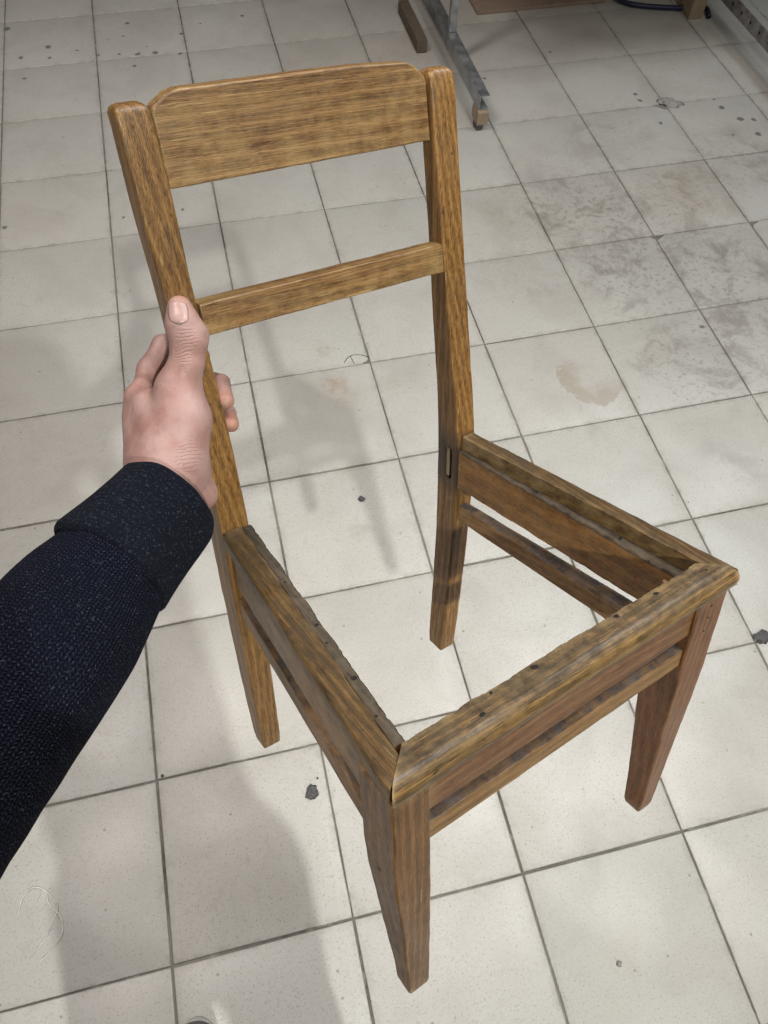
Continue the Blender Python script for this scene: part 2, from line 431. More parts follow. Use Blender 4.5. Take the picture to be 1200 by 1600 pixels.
tile_var = [tile_mesh('tile', T - GAP, TY - GAP, seed=i) for i in range(4)]
for t_ in tile_var: t_.materials.append(M['tile'])
CHIP = {(6, 5): {3: (0.034, 0.022)}, (7, 5): {3: (0.03, 0.02)}, (2, 5): {2: (0.012, 0.012), 1: (0.022, 0.014)}, (6, 3): {2: (0.03, 0.045)},
        (6, 2): {1: (0.02, 0.025)}, (5, 5): {2: (0.012, 0.012)}}
U0, U1, V0, V1 = -3, 11, -5, 13
for u in range(U0, U1):
    for v in range(V0, V1):
        if (u, v) in CHIP:
            me = tile_mesh('tile', T - GAP, TY - GAP, CHIP[(u, v)], 50 + u * 7 + v)
            me.materials.append(M['tile'])
        else:
            me = tile_var[(u * 5 + v * 3) % 4]
        o = link('tile', me, None, floor, Matrix.Translation(((u + 0.5) * T + random.uniform(-.0006, .0006), -(v + 0.5) * TY + random.uniform(-.0006, .0006), random.uniform(-0.0010, 0.0008)))
                 @ Matrix.Rotation(random.uniform(-.0011, .0011), 4, 'Z') @ Matrix.Rotation(random.uniform(-.0022, .0022), 4, 'X') @ Matrix.Rotation(random.uniform(-.0022, .0022), 4, 'Y'))
# the rest of the floor out of sight, one part
vs, fs = [], []
for u in range(-16, 26):
    for v in range(-16, 22):
        if U0 <= u < U1 and V0 <= v < V1: continue
        x0, x1, y0, y1 = u * T + GAP / 2, (u + 1) * T - GAP / 2, -(v + 1) * TY + GAP / 2, -v * TY - GAP / 2
        b = len(vs)
        vs += [(x0, y0, 0), (x1, y0, 0), (x1, y1, 0), (x0, y1, 0), (x0, y0, -.01), (x1, y0, -.01), (x1, y1, -.01), (x0, y1, -.01)]
        fs += [(b, b + 1, b + 2, b + 3), (b, b + 1, b + 5, b + 4), (b + 1, b + 2, b + 6, b + 5), (b + 2, b + 3, b + 7, b + 6), (b + 3, b, b + 4, b + 7)]
far = link('tile_field', pydata('tile_field', vs, fs), M['tile'], floor, smooth=False)
tag(far, kind='stuff')

# ------------------------------------------------------------------ generic solids
def rrect(x0, x1, y0, y1, r, seg=3):
    """rounded rectangle, counter-clockwise"""
    r = min(r, (x1 - x0) * 0.49, (y1 - y0) * 0.49)
    out = []
    for cx, cy, a0 in ((x1 - r, y1 - r, 0), (x0 + r, y1 - r, 90), (x0 + r, y0 + r, 180), (x1 - r, y0 + r, 270)):
        for i in range(seg + 1):
            a = math.radians(a0 + 90 * i / seg)
            out.append((cx + r * math.cos(a), cy + r * math.sin(a)))
    return out

def loft(rings):
    n = len(rings[0]); verts = [p for r in rings for p in r]; faces = []
    for k in range(len(rings) - 1):
        for i in range(n):
            faces.append((k * n + i, k * n + (i + 1) % n, (k + 1) * n + (i + 1) % n, (k + 1) * n + i))
    faces.append(tuple(range(n))); faces.append(tuple(range((len(rings) - 1) * n, len(rings) * n)))
    return verts, faces

# each axis choice keeps the grain along the local X of the part
AX = {'z': Matrix(((0, 1, 0), (0, 0, 1), (1, 0, 0))),       # local (l,a,b) -> chair (a,b,l)
      'x': Matrix(((1, 0, 0), (0, 1, 0), (0, 0, 1))),
      'y': Matrix(((0, -1, 0), (1, 0, 0), (0, 0, 1)))}      # local X = chair y, local Y = -chair x

def part(name, verts, faces, axis, mat, parent, jitter=0.0004, scale=S, seed=0):
    """verts in chair units; stored in a local frame with the grain along X"""
    A = AX[axis]
    c = Vector(np.mean(np.array(verts), axis=0))
    inv = A.transposed()
    loc = []
    for v in verts:
        q = inv @ ((Vector(v) - c) * scale)
        if jitter:
            nn = mnoise.noise_vector(Vector(v) * 45 + Vector((seed * 3.1, 0, 0)))
            q = q + nn * jitter
        loc.append(q)
    me = pydata(name, loc, faces)
    sharpen(me, 48)
    mt = Matrix.Translation(c * scale) @ A.to_4x4()
    o = link(name, me, mat, parent, mt)
    wn = o.modifiers.new('weighted_normal', 'WEIGHTED_NORMAL'); wn.keep_sharp = True; wn.weight = 80
    return o

def boolean_cut(o, boxes):
    """cut local-frame meshes out of o (recesses, holes); boxes are meshes in o's parent frame"""
    for me in boxes:
        c = bpy.data.objects.new('cutter', me); COL.objects.link(c)
        c.parent = o.parent
        md = o.modifiers.new('cut', 'BOOLEAN'); md.operation = 'DIFFERENCE'; md.object = c; md.solver = 'EXACT'
    dg = bpy.context.evaluated_depsgraph_get(); dg.update()
    new = bpy.data.meshes.new_from_object(o.evaluated_get(dg))
    cs = [md.object for md in o.modifiers if md.type == 'BOOLEAN']
    o.modifiers.clear()
    o.data = new
    for c in cs: bpy.data.objects.remove(c)

def interp(st, n):
    """resample stations (tuples whose first entry is the length) with smooth steps"""
    st = np.array(st, float)
    t = np.linspace(st[0, 0], st[-1, 0], n)
    return np.column_stack([np.interp(t, st[:, 0], st[:, k]) if k else t for k in range(st.shape[1])])

def smooth_curve(a, it=3):
    a = a.copy()
    for _ in range(it):
        a[1:-1, 1:] = 0.25 * a[:-2, 1:] + 0.5 * a[1:-1, 1:] + 0.25 * a[2:, 1:]
    return a

# ------------------------------------------------------------------ the chair
RC = np.array([[0.924053, -0.379387, 0.046826], [0.333923, 0.860742, 0.384212], [-0.18607, -0.339396, 0.922057]])
OFF = np.array([0.870801, -3.337578, 0.64432])
OFFS = CAM + (OFF - CAM) * S
cm = Matrix.Identity(4)
for r in range(3):
    for c in range(3): cm[r][c] = RC[r, c]
    cm[r][3] = OFFS[r]
chair = empty('chair', cm)
tag(chair, 'small wooden chair frame without seat, tilted and held up above the tiled floor', 'chair')

def leg(name, st, mat, top_round=0.0, foot=0.003, rad=0.0028, seed=0, n=46):
    """st: (z, x0, x1, y0, y1)"""
    a = smooth_curve(interp(st, n), 3)
    rings = []
    z0, z1 = a[0, 0], a[-1, 0]
    def ring(z, x0, x1, y0, y1, ins, rr):
        return [(x, y, z) for x, y in rrect(x0 + ins, x1 - ins, y0 + ins, y1 - ins, rr)]
    lo = a[0]
    rings.append(ring(z0, *lo[1:], foot, rad)); 
    rings.append(ring(z0 + foot * 0.45, *lo[1:], foot * 0.35, rad))
    for row in a[1:-1]:
        if row[0] < z0 + foot * 1.5 or row[0] > z1 - top_round * 1.2: continue
        rr = rad * (1 + 0.35 * mnoise.noise(Vector((row[0] * 30, seed, 0))))
        rings.append(ring(row[0], *row[1:], 0, rr))
    hi = a[-1]
    if top_round:
        for f in (0.0, 0.35, 0.65, 0.88, 1.0):
            ang = f * math.pi / 2
            rings.append(ring(z1 - top_round + top_round * math.sin(ang), *hi[1:], top_round * (1 - math.cos(ang)), rad + 0.002 * f))
    else:
        rings.append(ring(z1, *hi[1:], 0, rad))
    v, f = loft(rings)
    return part(name, v, f, 'z', mat, chair, seed=seed)

rear_r = leg('rear_post', [(-0.002, .1365, .163, .3545, .386), (.10, .141, .168, .351, .3855), (.20, .1445, .172, .348, .385), (.29, .1455, .1735, .3455, .385), (.3756, .1445, .1725, .3455, .386),
                           (.44, .1432, .1725, .3562, .390), (.50, .1430, .1725, .3665, .3985), (.60, .143, .173, .3835, .4095), (.69, .143, .1735, .3985, .4215), (.7615, .143, .1745, .4105, .4335)],
             M['gold'], top_round=.008, seed=1)
rear_l = leg('rear_post', [(-0.002, -.164, -.1375, .3545, .381), (.10, -.167, -.138, .351, .383), (.20, -.169, -.1385, .348, .384), (.29, -.1705, -.139, .3455, .384), (.3756, -.1705, -.1393, .3455, .385),
                           (.44, -.170, -.1385, .3562, .390), (.50, -.169, -.1385, .3665, .3985), (.60, -.1685, -.142, .3835, .4105), (.69, -.1715, -.1408, .3985, .4245), (.7615, -.172, -.1425, .4105, .434)],
             M['gold'], top_round=.007, seed=2)
front_l = leg('front_leg', [(-0.022, -.1800, -.1535, .0085, .031), (.02, -.1825, -.1545, .008, .034), (.06, -.1855, -.156, .007, .0385), (.13, -.1905, -.158, .005, .046), (.20, -.1965, -.160, .004, .051), (.25, -.199, -.1615, .004, .052), (.346, -.2005, -.165, .004, .052)],
              M['leg'], seed=3)
front_r = leg('front_leg', [(-0.022, .1765, .2005, .0085, .033), (.035, .1755, .203, .0075, .037), (.13, .170, .206, .006, .044), (.20, .166, .2078, .004, .049), (.25, .164, .2085, .004, .050), (.346, .162, .2068, .004, .050)],
              M['redleg'], seed=4)

# empty mortise in the inner face of the right rear post, with a pale torn edge inside
def box_mesh(x0, x1, y0, y1, z0, z1, scale=S):
    v = [(x * scale, y * scale, z * scale) for x in (x0, x1) for y in (y0, y1) for z in (z0, z1)]
    return pydata('box', v, [(0, 1, 3, 2), (4, 5, 7, 6), (0, 1, 5, 4), (2, 3, 7, 6), (0, 2, 6, 4), (1, 3, 7, 5)])
def slot_mesh(x0, x1, y0, y1, z0, z1):
    ring = lambda x: [(x * S, y * S, z * S) for y, z in rrect(y0, y1, z0, z1, (y1 - y0) * 0.5, 4)]
    v, f = loft([ring(x0), ring(x1)])
    return pydata('slot', v, f)
boolean_cut(rear_r, [slot_mesh(.138, .158, .3565, .3695, .306, .3545)])
sharpen(rear_r.data, 48)
M['gold_stained'] = mat_wood('golden_wood_blackened_at_the_joint', (0.102, 0.0444, 0.0108), (0.24, 0.114, 0.0288), (0.396, 0.21, 0.0624), dirt=0.34, rough=0.36,
                             stain=(.333 * S - rear_r.matrix_basis.translation.z, .040 * S))
rear_r.data.materials[0] = M['gold_stained']
v, f = loft([[(x, y, z) for y, z in rrect(.3638, .3697, .309, .352, .002)] for x in (.1475, .1515, .157)])
tag(part('torn_tenon', v, f, 'z', M['raw'], chair, 0.0008, seed=21), 'pale broken tenon left inside the empty mortise')

def tilt_plane(z, back=0.0):       # front face of the upper posts
    return .3455 + (z - .3756) * (.065 / .3859) + back

# back board between the posts, bevelled top corners
def board(name, outline, y_of, th, mat, bev=.0022, seed=0):
    n = len(outline); rings = []
    cx = sum(p[0] for p in outline) / n; cz = sum(p[1] for p in outline) / n
    for dy, ins in ((0, bev), (bev * .3, bev * .3), (bev, 0), (th - bev, 0), (th - bev * .3, bev * .3), (th, bev)):
        ring = []
        for i, (x, z) in enumerate(outline):
            a = Vector(outline[i - 1]); b = Vector(outline[(i + 1) % n])
            tn = (b - a).normalized(); nr = Vector((-tn.y, tn.x))
            ring.append((x + nr.x * ins, y_of(z) + dy, z + nr.y * ins))
        rings.append(ring)
    v, f = loft(rings)
    return part(name, v, f, 'x', mat, chair, seed=seed)

def dense(poly, step):
    out = []
    for i in range(len(poly)):
        a, b = Vector(poly[i]), Vector(poly[(i + 1) % len(poly)])
        k = max(1, int((b - a).length / step))
        for j in range(k): out.append(tuple(a.lerp(b, j / k)))
    return out
spl = dense([(-.1402, .6945), (.1428, .6985), (.1428, .7500), (.1405, .7560), (.1290, .7660), (.1200, .7690), (.06, .7705), (-.04, .7690), (-.1120, .7680), (-.1220, .7660), (-.1370, .7580), (-.1402, .7530)], .02)
board('back_board', spl, lambda z: tilt_plane(z, .0065), .017, M['splat'], seed=5)
rl = dense([(-.1390, .5705), (.1428, .5705), (.1428, .5995), (-.1390, .5995)], .02)
board('back_rail', rl, lambda z: tilt_plane(z, .0012), .017, M['splat'], bev=.0016, seed=6)

# seat frame: mitred top strips, aprons, stretchers
def xo(y): return .2058 - .1000 * y            # outer edge of the seat
def bar(name, axis, prof, ends, mat, n=18, seed=0, jit=0.0004, parent=None):
    """prof: closed list of (a, z); ends(a) -> (start, end) along the axis; path(l) gives the offset of a"""
    rings = []
    for i in range(n + 1):
        t = i / n; ring = []
        for a, z in prof(t):
            l0, l1 = ends(a, t)
            l = l0 + (l1 - l0) * t
            ring.append(a_to(axis, l, a, z))
        rings.append(ring)
    v, f = loft(rings)
    return part(name, v, f, axis, mat, chair, jit, seed=seed)
def a_to(axis, l, a, z):
    return (l, a, z) if axis == 'x' else (a, l, z)

# front strip with a rounded nose, mitred into the side strips
nose = [(.0285, .3755), (.020, .3766), (.010, .3762), (.0045, .3745), (.0005, .3715), (-.002, .3665), (-.0028, .3610), (-.002, .3555), (.0005, .3505), (.004, .3475), (.009, .3465), (.0285, .3465)]
def nose_prof(t):
    w = 0.0012 * mnoise.noise(Vector((t * 9, 2, 0))) - .0026 * max(0, mnoise.noise(Vector((t * 37, 4, 0))) + .5 * mnoise.noise(Vector((t * 90, 8, 0))))
    return [(y + (w if y > .015 else 0), z - (0.0010 * max(0, mnoise.noise(Vector((t * 14, y * 200, 5)))) if z > .37 else 0)) for y, z in nose]
bar('seat_rail', 'x', nose_prof, lambda a, t: (-.2068 + 1.05 * (a + .0028) + .0013 * max(0, 1 - (a + .0028) / .006), .2082 - 1.0 * (a + .0028) - .0013 * max(0, 1 - (a + .0028) / .006)), M['frontrail'], n=110, seed=7, jit=.0007)
# side strips
for sx in (-1, 1):
    sp0 = [(0.0, .3575), (0.0, .3700), (.0012, .3735), (.004, .3752), (.009, .3756), (.020, .3753), (.0235, .3735), (.0235, .3575)]
    def prof(t, sx=sx):
        y = -.002 + .3475 * t
        w = .0008 * mnoise.noise(Vector((t * 12, sx, 1)))
        pr = [(sx * (xo(y) - d + (w if d > .015 else 0)), z) for d, z in sp0]
        return pr
    def ends(a, t, sx=sx):
        d = .2058 - abs(a) if t < .02 else 0
        return (-.002 + max(0, d) * .95 if t < .02 else -.002, .3453)
    rings = []
    n = 34
    sw = .0225 if sx < 0 else .0200
    zb = .3580 if sx < 0 else .3560
    sp0 = [(0.0, zb), (0.0, .3700), (.0012, .3735), (.004, .3752), (.009, .3756), (sw - .003, .3753), (sw, .3738), (sw, zb)]
    for i in range(n + 1):
        t = i / n; ring = []
        for d, z in sp0:
            y0 = -.0010 + d * 0.95 + .0010 * max(0, 1 - d / .006)
            y = y0 + (.3450 - y0) * t
            w = .0010 * mnoise.noise(Vector((t * 12, sx, d * 60)))
            ring.append((sx * (xo(y) - d + (w if d > .015 else 0)), y, z - (.0010 * max(0, mnoise.noise(Vector((t * 16, d * 150, sx)))) if z > .37 else 0)))
        rings.append(ring)
    v, f = loft(rings)
    part('seat_rail', v, f, 'y', M['rail'], chair, .0006, seed=8 + sx)
    # apron under the strip, standing further in: its top is the ledge for the seat
    rings = []
    n = 90
    for i in range(n + 1):
        t = i / n
        y = .030 + (.3450 - .030) * t
        wdt = .0345 if sx < 0 else .0345 - .0095 * t
        zl = .3728 if sx < 0 else .3560
        o_, i_ = xo(y) - (.006 if sx < 0 else .0035), xo(y) - wdt - .0012 * mnoise.noise(Vector((t * 10, sx * 3, 7)))
        m_ = xo(y) - sw - .0008
        lip = .0012 * mnoise.noise(Vector((t * 23, 5, sx)))
        i_ += (.0022 if sx < 0 else .001) * max(0, mnoise.noise(Vector((t * 41, 9, sx))) + .45 * mnoise.noise(Vector((t * 97, 3, sx))))
        zbot = .3005 if sx < 0 else .3000
        pts = [(o_, zbot), (o_, zb - .0005), (m_, zb - .0005), (m_, zl + .0008 * mnoise.noise(Vector((t * 20, 2, sx)))), (i_ + .002, zl - .0004 + lip), (i_, zl - .003), (i_, zbot + .0015), (i_ + .0015, zbot)]
        if sx > 0: pts = pts[::-1]
        rings.append([(sx * x, y, z) for x, z in pts])
    v, f = loft(rings)
    ap = part('apron', v, f, 'y', M['apron'], chair, .0004, seed=12 + sx)
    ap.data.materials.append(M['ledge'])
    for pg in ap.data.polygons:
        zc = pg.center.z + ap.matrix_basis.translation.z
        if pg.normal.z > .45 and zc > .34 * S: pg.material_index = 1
    # side stretcher
    rings = []
    for i in range(13):
        t = i / 12
        y = .045 + (.3485 - .045) * t
        o_ = xo(y) - (.0050 if sx < 0 else .006)
        rings.append([(sx * x, y, z) for x, z in rrect(o_ - (.021 if sx < 0 else .0145 + .012 * (1 - t)), o_, .2465 if sx > 0 else .2560, .2705 if sx > 0 else .2800, .0016, 2)])
    v, f = loft(rings)
    part('stretcher', v, f, 'y', M['stretcher'], chair, .0004, seed=16 + sx)
# front apron and stretcher
v, f = loft([[(x, y, z) for y, z in rrect(.0080, .0285, .3020, .3466, .0012, 2)] for x in np.linspace(-.170, .168, 20)])
part('apron', v, f, 'x', M['redapron'], chair, .0003, seed=18)
v, f = loft([[(x, y, z) for y, z in rrect(.0085, .0310, .2570, .2815, .0016, 2)] for x in np.linspace(-.170, .170, 20)])
part('stretcher', v, f, 'x', M['stretcher'], chair, .0004, seed=19)
# old nail holes in the seat frame
def nail(px, py, pz, r, nrm=(0, 0, 1), seed=0):
    n_ = Vector(nrm).normalized(); q = n_.to_track_quat('Z', 'Y')
    c = Vector((px, py, pz)); ringv = []
    N = 9
    vs = []
    for k, (rr, dz) in enumerate(((1.0, -.0012), (1.0, .0002), (0.8, .0003), (.5, .0002))):
        for i in range(N):
            a = 2 * math.pi * i / N
            w = 1 + .55 * mnoise.noise(Vector((math.cos(a) * 1.3, math.sin(a) * 1.3, seed * 2.3)))
            vs.append(tuple(c + q @ Vector((math.cos(a) * r * rr * w, math.sin(a) * r * rr * w * (.55 + .4 * abs(math.sin(seed * 1.9))), dz))))
    fs = [(k * N + i, k * N + (i + 1) % N, (k + 1) * N + (i + 1) % N, (k + 1) * N + i) for k in range(3) for i in range(N)]
    fs += [tuple(range(3 * N, 4 * N)), tuple(range(N))]
    part('nail_hole', vs, fs, 'x', M['dark'], chair, 0)
for i, (x, y, r_) in enumerate([(-.108, .0125, .0030), (-.088, .0245, .0014), (-.040, .0240, .0032), (.022, .0200, .0012), (.060, .0242, .0026), (.112, .0225, .0030), (.151, .0150, .0012), (.163, .0190, .0018), (.176, .0160, .0016), (.180, .0100, .0010)]):
    nail(x, y, .3763, r_, seed=i)
for i, (y, d, r_) in enumerate([(.062, .0255, .0016), (.105, .0285, .0026), (.152, .0265, .0012), (.176, .0285, .0022), (.243, .027, .0015)]):
    nail(-xo(y) + d, y, .3728, r_, seed=20 + i)
for i, (y, d, r_) in enumerate([(.112, .0235, .0024), (.225, .0225, .0016)]):
    nail(xo(y) - d, y, .3562, r_, seed=30 + i)
nail(-.1985, .030, .290, .0022, (-1, 0, 0), seed=40); nail(-.1975, .030, .218, .0020, (-1, 0, 0), seed=41)
nail(.184, .004, .335, .0014, (0, -1, 0), seed=42); nail(.185, .004, .318, .0014, (0, -1, 0), seed=43); nail(.184, .004, .300, .0014, (0, -1, 0), seed=44)

# ------------------------------------------------------------------ signed-distance bodies
def surface_nets(F, org, h):
    nx, ny, nz = F.shape
    s = F < 0
    cs = (nx - 1, ny - 1, nz - 1)
    acc = np.zeros(cs + (3,)); cnt = np.zeros(cs)
    corner = lambda a, d: a[d[0]:cs[0] + d[0], d[1]:cs[1] + d[1], d[2]:cs[2] + d[2]]
    cor = [(i, j, k) for i in (0, 1) for j in (0, 1) for k in (0, 1)]
    for a in cor:
        for ax in range(3):
            if a[ax]: continue
            b = list(a); b[ax] = 1
            fa, fb = corner(F, a), corner(F, b)
            mk = (fa < 0) != (fb < 0)
            t = np.where(mk, fa / np.where(mk, fa - fb, 1), 0)
            for c in range(3):
                acc[..., c] += np.where(mk, a[c] + (t if c == ax else 0), 0)
            cnt += mk
    act = cnt > 0
    idx = -np.ones(cs, int); idx[act] = np.arange(act.sum())
    ii = np.argwhere(act)
    V = (ii + acc[act] / cnt[act][:, None]) * h + org
    Q = []
    for ax in range(3):
        sl0 = [slice(1, -1)] * 3; sl1 = [slice(1, -1)] * 3
        sl0[ax] = slice(0, -1); sl1[ax] = slice(1, None)
        mk = s[tuple(sl0)] != s[tuple(sl1)]
        p = np.argwhere(mk)
        if not len(p): continue
        base = p.copy()
        for c in range(3):
            if c != ax: base[:, c] += 1
        u, w = [c for c in range(3) if c != ax]
        def cell(du, dw):
            q = base.copy(); q[:, u] -= du; q[:, w] -= dw
            return idx[q[:, 0], q[:, 1], q[:, 2]]
        Q.append(np.stack([cell(1, 1), cell(0, 1), cell(0, 0), cell(1, 0)], 1))
    Q = np.concatenate(Q)
    return V, Q[(Q >= 0).all(1)]

def sd_cone(P, a, b, ra, rb):
    a, b = np.asarray(a), np.asarray(b)
    ab = b - a; L2 = float(ab @ ab) + 1e-12
    t = np.clip(((P - a) @ ab) / L2, 0, 1)
    d = P - a - t[..., None] * ab
    return np.sqrt((d * d).sum(-1)) - (ra + (rb - ra) * t)

def smin(a, b, k):
    hh = np.clip(0.5 + 0.5 * (b - a) / k, 0, 1)
    return b + (a - b) * hh - k * hh * (1 - hh)

def sdf_eval(prims, P):
    D = None
    for a, b, ra, rb, k in prims:
        d = sd_cone(P, a, b, ra, rb)
        D = d if D is None else smin(D, d, k)
    return D

def sdf_mesh(prims, h):
    pts = np.array([p for q in prims for p in (q[0], q[1])]); rm = max(max(q[2], q[3]) for q in prims) + 4 * h
    lo, hi = pts.min(0) - rm, pts.max(0) + rm
    n = np.ceil((hi - lo) / h).astype(int) + 1
    D = np.empty(n)
    ys = lo[1] + np.arange(n[1]) * h; zs = lo[2] + np.arange(n[2]) * h
    Y, Z = np.meshgrid(ys, zs, indexing='ij')
    for i in range(n[0]):
        D[i] = sdf_eval(prims, np.stack([np.full_like(Y, lo[0] + i * h), Y, Z], -1))
    return surface_nets(D, lo, h)

# ------------------------------------------------------------------ the person: hand, arm, clothes
def hp(u, v, d): return at_depth(u, v, d)
def hr(px, d): return px * d * S / FPX

P_ = []
def seg(a, b, k=0.006, extra=0.0):
    """a, b: (u, v, depth, radius in pixels)"""
    P_.append((hp(*a[:3]), hp(*b[:3]), hr(a[3], a[2]), hr(b[3], b[2]), k))
# forearm and wrist
seg((150, 905, .610, 58), (235, 800, .655, 48))
seg((235, 800, .655, 48), (262, 740, .690, 42), .02)
# palm: index side, back of the hand and heel
seg((262, 735, .690, 44), (243, 650, .715, 38), .02)
seg((240, 725, .700, 36), (222, 640, .728, 24), .02)
seg((250, 735, .720, 36), (238, 665, .752, 26), .02)
seg((268, 745, .735, 34), (262, 690, .770, 24), .015)
seg((284, 752, .700, 36), (312, 772, .705, 28), .012)          # heel of the hand
# ball of the thumb
seg((280, 718, .682, 38), (286, 655, .690, 37), .02)
seg((286, 655, .690, 37), (280, 604, .692, 30), .015)
# thumb
seg((278, 606, .690, 30), (292, 566, .684, 24.5), .01)
seg((292, 566, .684, 24.5), (294, 532, .680, 26), .006)
seg((294, 532, .680, 26), (286, 506, .675, 25), .006)
seg((286, 506, .675, 25), (280.5, 482, .673, 19.5), .006)
# index finger going behind the post
seg((222, 632, .728, 23), (236, 578, .735, 20), .005)
seg((236, 578, .735, 20), (256, 541, .745, 17.5), .004)
seg((256, 541, .745, 17.5), (300, 548, .790, 14), .004)
seg((300, 548, .790, 14), (316, 556, .800, 12), .004)
# middle finger, hidden by the hand
seg((240, 660, .750, 22), (262, 590, .768, 18), .008)
seg((262, 590, .768, 18), (300, 590, .810, 14), .004)
seg((300, 590, .810, 14), (322, 596, .815, 12), .004)
# ring finger: its tip comes round the inner side of the post
seg((255, 685, .765, 21), (280, 620, .795, 17), .008)
seg((280, 620, .795, 17), (322, 592, .835, 13.5), .004)
seg((322, 592, .835, 14), (346, 598, .815, 13.2), .003)
seg((346, 598, .815, 13.2), (352.5, 627, .788, 13.4), .002)
# little finger
seg((268, 700, .775, 20), (296, 660, .808, 15), .006)
seg((296, 660, .808, 15), (335, 638, .842, 12), .003)
seg((335, 638, .842, 12), (357, 645, .822, 11.6), .002)
seg((357, 645, .822, 11.6), (361.5, 663, .803, 12.2), .002)
seg((214, 618, .716, 19), (222, 604, .719, 15), .006)
seg((248, 700, .676, 12), (226, 625, .700, 11), .012)
seg((306, 528, .676, 17), (310, 522, .677, 13), .008)
hand_prims = list(P_)
Vh, Qh = sdf_mesh(hand_prims, 0.0013)

# rest of the body: joints in world metres
elbow = hp(-190, 1400, .466)
sh_l = np.array([0.32, -3.50, 1.365]); neck = np.array([0.465, -3.61, 1.435]); sh_r = np.array([0.60, -3.70, 1.365])
chest = np.array([0.48, -3.67, 1.20]); belly = np.array([0.51, -3.75, 1.02]); pelvis = np.array([0.53, -3.80, 0.88])
hipl, hipr = pelvis + [-.095, .01, -.04], pelvis + [.085, 0, -.04]
kneel, kneer = np.array([.345, -3.69, .48]), np.array([.595, -3.75, .48])
ankl, ankr = np.array([.365, -3.575, .09]), np.array([.615, -3.82, .09])
head = np.array([0.50, -3.55, 1.60])
elb_r = np.array([0.615, -3.76, 1.10]); wr_r = np.array([0.595, -3.56, 1.40])
bd = []
def cap(a, b, ra, rb, k=.04): bd.append((np.array(a, float), np.array(b, float), ra, rb, k))
cap(pelvis, belly, .125, .115); cap(belly, chest, .115, .12); cap(chest, neck - [0, 0, .08], .12, .075)
cap(neck - [0, 0, .04], head - [0, -.005, .09], .05, .052, .03)
cap(head + [0, -.02, .04], head + [0, -.01, .02], .088, .085, .02); cap(head + [0, .03, -.06], head + [0, .035, -.09], .055, .04, .04)
cap(head + [0, .085, 0], head + [0, .10, -.03], .012, .017, .02)             # nose
for s_ in (-1, 1): cap(head + [s_ * .086, -.01, .0], head + [s_ * .09, -.015, -.035], .014, .010, .008)
for s_ in (-1, 1): cap(head + [s_ * .032, .074, .005], head + [s_ * .036, .074, .005], .011, .011, .01)
cap(head + [-.02, .083, -.065], head + [.02, .083, -.065], .009, .009, .012)
cap(chest + [0, 0, .1], sh_l, .07, .058); cap(sh_l, elbow, .045, .034, .03); cap(elbow, hp(150, 905, .610), .034, .022, .02)
cap(chest + [0, 0, .1], sh_r, .07, .058); cap(sh_r, elb_r, .052, .043, .03); cap(elb_r, wr_r, .042, .026, .02)
palm_r = wr_r + [-.035, .035, .065]
cap(wr_r, palm_r, .026, .030, .02)
for i in range(4):
    b0 = palm_r + np.array([-.004 + .012 * i, .012, .012 - .012 * i]); b1 = b0 + [-.02, .032, .018]; b2 = b1 + [-.034, .008, -.002]
    cap(b0, b1, .0095, .009, .006); cap(b1, b2, .009, .0075, .003)
cap(palm_r - [.015, .015, .02], palm_r + [-.045, .0, .0], .012, .010, .01); cap(palm_r + [-.045, .0, .0], palm_r + [-.06, .03, .02], .010, .009, .004)
for h_, k_, a_ in ((hipl, kneel, ankl), (hipr, kneer, ankr)):
    cap(h_, k_, .085, .058); cap(k_, a_, .055, .038, .03); cap(a_ + [0, .0, -.03], a_ + [.0, .12, -.055], .036, .026, .03)
Vb, Qb = sdf_mesh(bd, 0.008)
allV = np.concatenate([Vh, Vb]); allQ = np.concatenate([Qh, Qb + len(Vh)])

